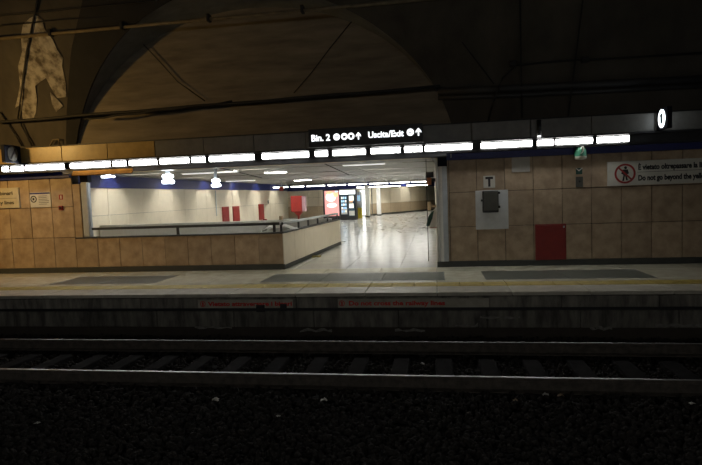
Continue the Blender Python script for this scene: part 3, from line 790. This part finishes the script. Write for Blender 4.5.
# big red cabinet on a pedestal
YR = 36.0
p0 = atY(292, 212, YR); p1 = atY(305.5, 195.5, YR)
t = thing('red_kiosk', ((p0.x + p1.x) / 2, YR, 0), 'red box cabinet on a pedestal before the back wall of the hall', 'cabinet')
mk('body', MB().box((p0.x, YR - .25, p0.z), (p1.x - .22, YR + .25, p1.z)), 'red', t, .03)
mk('side_panel', MB().box((p1.x - .22, YR - .2, p0.z + .03), (p1.x, YR + .22, p1.z - .03)), 'pink_panel', t, .02)
mk('funnel', MB().prism([(p0.x + .38, p0.z - .25), (p0.x + .55, p0.z - .25), (p1.x - .25, p0.z), (p0.x + .15, p0.z)], YR - .12, YR + .12, 'y'), 'red', t)
mk('pedestal', MB().box((p0.x + .40, YR - .08, 0), (p0.x + .53, YR + .08, p0.z - .25)), 'red_dark', t, .01)
p = atY(281.5, 189, 30); t = thing('hanging_sign', (p.x, 30, p.z), 'tiny red square sign hanging under the hall ceiling', 'sign')
mk('panel', MB().box((p.x - .12, 29.97, p.z - .12), (p.x + .12, 30.03, p.z + .12)), 'red', t); mk('rod', MB().tube([(p.x, 30, p.z + .1), (p.x, 30, ZC)], .012), 'metal_grey', t)
# small posts by the parapet corner (seen over the coping)
for px, py, m, lb in [(265, 222, 'red_dark', 'short dark red post behind the parapet corner'), (281, 219, 'scrap_brown', 'small brown post behind the parapet corner')]:
    p = atY(px, py - 3, 21.0); t = thing('short_post', (p.x, 21, 0), lb, 'post'); mk('shaft', MB().box((p.x - .07, 20.95, 0), (p.x + .07, 21.05, p.z)), m, t, .01)
# illuminated advertisement
YP = 36.2
p0 = atY(325.5, 219, YP); p1 = atY(338.5, 190.5, YP)
t = thing('advertising_board', ((p0.x + p1.x) / 2, YP, 0), 'lit pink and white advertising board left of the vending machines', 'board')
mk('frame', MB().box((p0.x - .12, YP - .02, 0), (p1.x + .02, YP + .15, p1.z + .08)), 'channel', t)
sc_ = mk('lit_panel', MB().box((p0.x, YP - .04, .3), (p1.x, YP - .02, p1.z)), 'screen_pink', t)
wx = p1.x - p0.x; zz = p1.z
def blob(cx, cz, rx, rz, m, d): mk('printed_shape', MB().disc((cx, cz), rx, rz, (YP - .045 - d, YP - .04), 18), m, sc_)
blob(p0.x + wx * .45, zz - .42, wx * .36, .33, 'screen_white', .0); blob(p0.x + wx * .8, zz - .25, wx * .18, .2, 'screen_orange', .004)
blob(p0.x + wx * .5, zz - 1.0, wx * .36, .16, 'screen_white', .0); blob(p0.x + wx * .35, zz - .12, wx * .25, .09, 'screen_orange', .004); blob(p0.x + wx * .85, zz - .07, wx * .12, .06, 'screen_blue', .006)
# vending machines
p0 = atY(340.3, 220, YP); p1 = atY(355.3, 189.5, YP)
t = thing('vending_machine', ((p0.x + p1.x) / 2, YP, 0), 'twin vending machine with lit white header at the end of the hall', 'vending machine')
xa, xb, zt = p0.x, p1.x, p1.z; xm = xa + (xb - xa) * .52
mk('body', MB().box((xa, YP + .02, 0), (xb, YP + .8, zt)), 'black', t)
mk('header', MB().box((xa + .03, YP - .03, zt - .30), (xb - .03, YP + .02, zt - .03)), 'header_lit', t)
d1 = mk('glass_door', MB().box((xa + .08, YP - .01, .35), (xm - .05, YP + .02, zt - .36)), 'glass', t)
for i in range(5):
    for j in range(3):
        mk('product_row', MB().box((xa + .12 + j * .13, YP - .03, zt - .62 - i * .23), (xa + .21 + j * .13, YP - .01, zt - .47 - i * .23)), 'screen_blue' if (i + j) % 3 else 'screen_white', d1)
d2_ = mk('coin_door', MB().box((xm + .03, YP - .01, .25), (xb - .08, YP + .02, zt - .36)), 'glass', t)
mk('display', MB().box((xm + .08, YP - .03, zt - .75), (xb - .14, YP - .01, zt - .42)), 'screen_white', d2_); mk('display', MB().box((xm + .08, YP - .03, zt - 1.25), (xb - .16, YP - .01, zt - .95)), 'screen_white', d2_)
mk('button_strip', MB().box((xm + .08, YP - .03, zt - .86), (xb - .2, YP - .01, zt - .80)), 'screen_orange', d2_)
mk('collection_flap', MB().box((xa + .1, YP - .03, .4), (xm - .07, YP - .01, .8)), 'pale', d1); mk('collection_flap', MB().box((xm + .06, YP - .03, .3), (xb - .1, YP - .01, .62)), 'pale', d2_)
# ticket machine with yellow base
p0 = atY(356.2, 217, 38.5); p1 = atY(361, 192, 38.5)
t = thing('ticket_machine', ((p0.x + p1.x) / 2, 38.5, 0), 'slim grey machine with bright yellow base right of the vending machine', 'machine')
mk('body', MB().box((p0.x, 38.5, .75), (p1.x, 38.9, p1.z)), 'metal_grey', t, .02); mk('base', MB().box((p0.x, 38.45, 0), (p1.x, 38.9, .75)), 'yellow_bright', t, .02)
mk('screen', MB().box((p0.x + .08, 38.48, 1.25), (p1.x - .08, 38.5, 1.65)), 'screen_blue', t)
p0 = atY(361, 216, 42.5); p1 = atY(367.5, 190, 42.5)
t = thing('lit_panel', ((p0.x + p1.x) / 2, 42.5, 0), 'tall white lit doorway panel beside the yellow based machine', 'panel')
mk('panel', MB().box((p0.x, 42.5, .1), (p1.x, 42.6, p1.z)), 'sign_lit', t); mk('frame', MB().box((p0.x - .08, 42.6, 0), (p1.x + .08, 42.7, p1.z + .1)), 'white_metal', t)
for i, (px, py) in enumerate([(368, 217), (379.3, 215.5)]):
    p = atZ(px, py, 0); t = thing('hall_column', (p.x, p.y, 0), 'white square column at the far end of the hall, ' + ['left one', 'right one'][i], 'column', 'far hall columns')
    mk('shaft', MB().box((p.x - .16, p.y - .16, .1), (p.x + .16, p.y + .16, 2.4)), 'white_metal', t, .01); mk('base', MB().box((p.x - .19, p.y - .19, 0), (p.x + .19, p.y + .19, .1)), 'skirt', t)

# fittings along the right hall wall
p = atY(427, 200, 12.9)
t = thing('hanging_wire', (p.x, 12.9, 0), 'thin dark vertical wire just left of the right jamb column', 'wire'); mk('wire', MB().tube([(p.x, 12.9, 0), (p.x, 12.9, ZC)], .009, 6), 'cable', t)
p = atY(429.5, 181, 13.4)
t = thing('orange_beacon', (p.x, 13.4, p.z - .1), 'small orange red box under the hall ceiling beside the right column', 'box')
mk('box', MB().box((p.x - .06, 13.3, p.z - .1), (p.x + .05, 13.5, p.z + .08)), 'orange', t, .01); mk('hood', MB().box((p.x - .09, 13.28, p.z + .08), (p.x + .1, 13.5, p.z + .22)), 'channel', t, .01); mk('arm', MB().box((p.x + .05, 13.36, p.z - .02), (.04, 13.44, p.z + .06)), 'channel', t)
p0 = atY(426.5, 227.5, 12.7); p1 = atY(437, 208, 12.7)
t = thing('extinguisher_board', (p1.x, 12.7, p0.z), 'curved white and dark green board mounted on the right jamb', 'board')
w_ = p1.x - p0.x; h_ = p1.z - p0.z
mk('white_shell', MB().prism([(p0.x + w_ * .1, p0.z), (p1.x + .05, p0.z), (p1.x + .05, p1.z - .03), (p1.x - .03, p1.z), (p0.x + w_ * .65, p1.z - .05), (p0.x + w_ * .3, p0.z + h_ * .6)], 12.7, 12.85, 'y'), 'white_metal', t, .01)
mk('green_front', MB().prism([(p0.x, p0.z + .02), (p0.x + w_ * .28, p0.z + .04), (p0.x + w_ * .55, p0.z + h_ * .45), (p0.x + w_ * .72, p1.z - .06), (p0.x + w_ * .55, p1.z - .08), (p0.x + w_ * .22, p0.z + h_ * .6), (p0.x + w_ * .02, p0.z + h_ * .2)], 12.685, 12.70, 'y'), 'green_dark', t)
mk('red_rim', MB().box((p0.x + w_ * .3, 12.69, p0.z - .02), (p1.x + .05, 12.86, p0.z)), 'red_dark', t)
p = atY(429.5, 206, 16.0); t = thing('brown_post', (p.x, 16, p.z - .2), 'small brown fitting beside the right hall wall above green board', 'fitting')
mk('box', MB().box((p.x - .06, 15.95, p.z - .12), (p.x + .05, 16.05, p.z + .12)), 'scrap_brown', t, .01); mk('arm', MB().box((p.x + .05, 15.97, p.z - .03), (.04, 16.03, p.z + .03)), 'scrap_brown', t)

# ------------------------------------------------------------------ railings
t = thing('parapet_railing', (-6, WY + .09, .86), 'dark grey steel handrail on posts along the front parapet', 'railing')
ZR = 1.055
mk('handrail', MB().box((-8.35, WY + .06, ZR - .03), (-3.47, WY + .12, ZR + .03)), 'pipe', t, .012)
for px in (89, 178, 274.5):
    q = atY(px, 232, WY + .09); mk('post', MB().box((q.x - .03, WY + .065, .86), (q.x + .03, WY + .115, ZR - .03)), 'pipe', t, .006)
t = thing('parapet_railing', (-3.4, 14, .86), 'grey steel handrail on posts along the parapet return', 'railing')
mk('handrail', strip(.05, LN, -.105, -.05, ZR - .03, ZR + .03, MB()), 'metal_grey', t, .012)
for s_ in (.12, 1.5, 2.4, 3.4, 4.6, LN - .08):
    mk('post', strip(s_ - .03, s_ + .03, -.10, -.055, .86, ZR - .03, MB()), 'pipe', t, .006)
# far parapet of the stairwell and a crumpled white sheet
sp = struct('wall_stairwell', MB().box((WX + .05, 17.6, 0), (-3.45, 17.75, .90)), 'pale', 'pale far parapet of the stairwell', 'wall', bevel=.01)
tag(mk('white_sheet', MB().grid([[(-4.35 + .9 * i / 10 + random.uniform(-.02, .02), 12.9 + .5 * j / 5, .84 + .18 * math.sin(math.pi * i / 10) * math.sin(math.pi * (j + 1) / 6) + random.uniform(-.03, .03)) for i in range(11)] for j in range(6)]), 'white_paint'), 'crumpled white sheet behind the parapet corner', 'sheet')
q = atZ(315.5, 257, 0); tag(mk('yellow_wrapper', MB().prism([(q.x - .13, q.y - .05), (q.x + .10, q.y - .07), (q.x + .15, q.y + .04), (q.x - .05, q.y + .08)], .001, .035, 'z'), 'yellow', bevel=.008), 'small yellow wrapper on the floor by the parapet return', 'litter')

# ------------------------------------------------------------------ litter on the ballast
def scrap(px, py, s, m, label, z=-.70):
    p = atZ(px, py, z); bm_ = MB(); n = 7
    rows = []
    for j in range(5):
        rows.append([(p.x + s * (i / 4 - .5) * random.uniform(.7, 1.1), p.y + s * .8 * (j / 4 - .5) * random.uniform(.7, 1.1), z - .02 + s * .45 * (1 - abs(i / 4 - .5)) * random.uniform(.2, 1)) for i in range(5)])
    o = mk('paper_scrap', bm_.grid(rows), m); tag(o, label, 'litter', 'litter on the track')
    return o
scrap(215.5, 399, .09, 'scrap', 'pale crumpled scrap on the ballast, left of the centre')
scrap(324, 399, .08, 'scrap', 'small pale scrap on the ballast near the picture centre')
scrap(545.5, 394, .075, 'scrap', 'bright white paper scrap on the ballast at the right')
scrap(561, 395, .08, 'scrap_brown', 'brown scrap beside the white paper scrap at the right')
scrap(692.5, 402.5, .06, 'scrap', 'small pale scrap at the right picture edge')
scrap(422, 363, .07, 'scrap', 'pale scrap lying between the rails', -.78)
scrap(35, 356, .045, 'scrap', 'tiny bright scrap between the rails at far left', -.78)
scrap(515, 399, .06, 'scrap_brown', 'dull brown scrap left of the white paper scrap')
scrap(278, 415, .05, 'scrap', 'tiny pale scrap on the foreground ballast left of centre')
scrap(37, 422, .06, 'scrap', 'small grey scrap on the foreground ballast at far left')

# ------------------------------------------------------------------ lamps of the tunnel
def lamp(name, kind, loc, energy, color, parent, size=.3, rot=None):
    l = bpy.data.lights.new(name, kind); l.energy = energy; l.color = color
    if kind == 'POINT': l.shadow_soft_size = size
    o = bpy.data.objects.new(name, l); COL.objects.link(o); o.parent = parent; o.location = Vector(loc) - ORG[parent.name]
    if rot: o.rotation_euler = rot
    return o
LP = Vector((-10.9, 8.6, 3.6))
t = thing('tunnel_lamp', LP, 'warm tunnel lamp hung from the vault beyond the left picture edge', 'lamp')
mk('housing', MB().box((LP.x - .2, LP.y - .2, LP.z + .05), (LP.x + .2, LP.y + .2, LP.z + .15)), 'black', t)
mk('bulb', MB().box((LP.x - .12, LP.y - .12, LP.z), (LP.x + .12, LP.y + .12, LP.z + .05)), 'bulb_warm', t)
mk('stem', MB().tube([(LP.x, LP.y, LP.z + .1), (LP.x, LP.y, 7.7)], .02), 'black', t)
so = lamp('sodium_light', 'SPOT', LP - Vector((0, 0, .1)), SODIUM, (1, .60, .18), t)
so.data.spot_size = math.radians(132); so.data.spot_blend = .6; so.data.shadow_soft_size = .15
so.rotation_euler = Vector((.32, .94, -.06)).to_track_quat('-Z', 'Y').to_euler()

# added fill lights behind the viewer, built as strip lights, brighten wall and track
mat('lamp_fill', (.9, .9, .9), .5, emit=(1, .98, .94), estr=L_FILL)
for i in range(8):
    x = -11 + i * 2.4
    t = thing('strip_light', (x + .6, -4.9, 2.5), 'added fill strip light, unseen behind the viewer, ' + ORD[i + 1] + ' from the left', 'light', 'added fill lights behind the viewer')
    mk('diffuser', MB().box((x, -5.0, 2.52), (x + 1.9, -4.93, 2.65)), 'lamp_fill', t)
    mk('backplate', MB().box((x - .02, -5.18, 2.48), (x + 1.92, -5.0, 2.69)), 'channel', t)
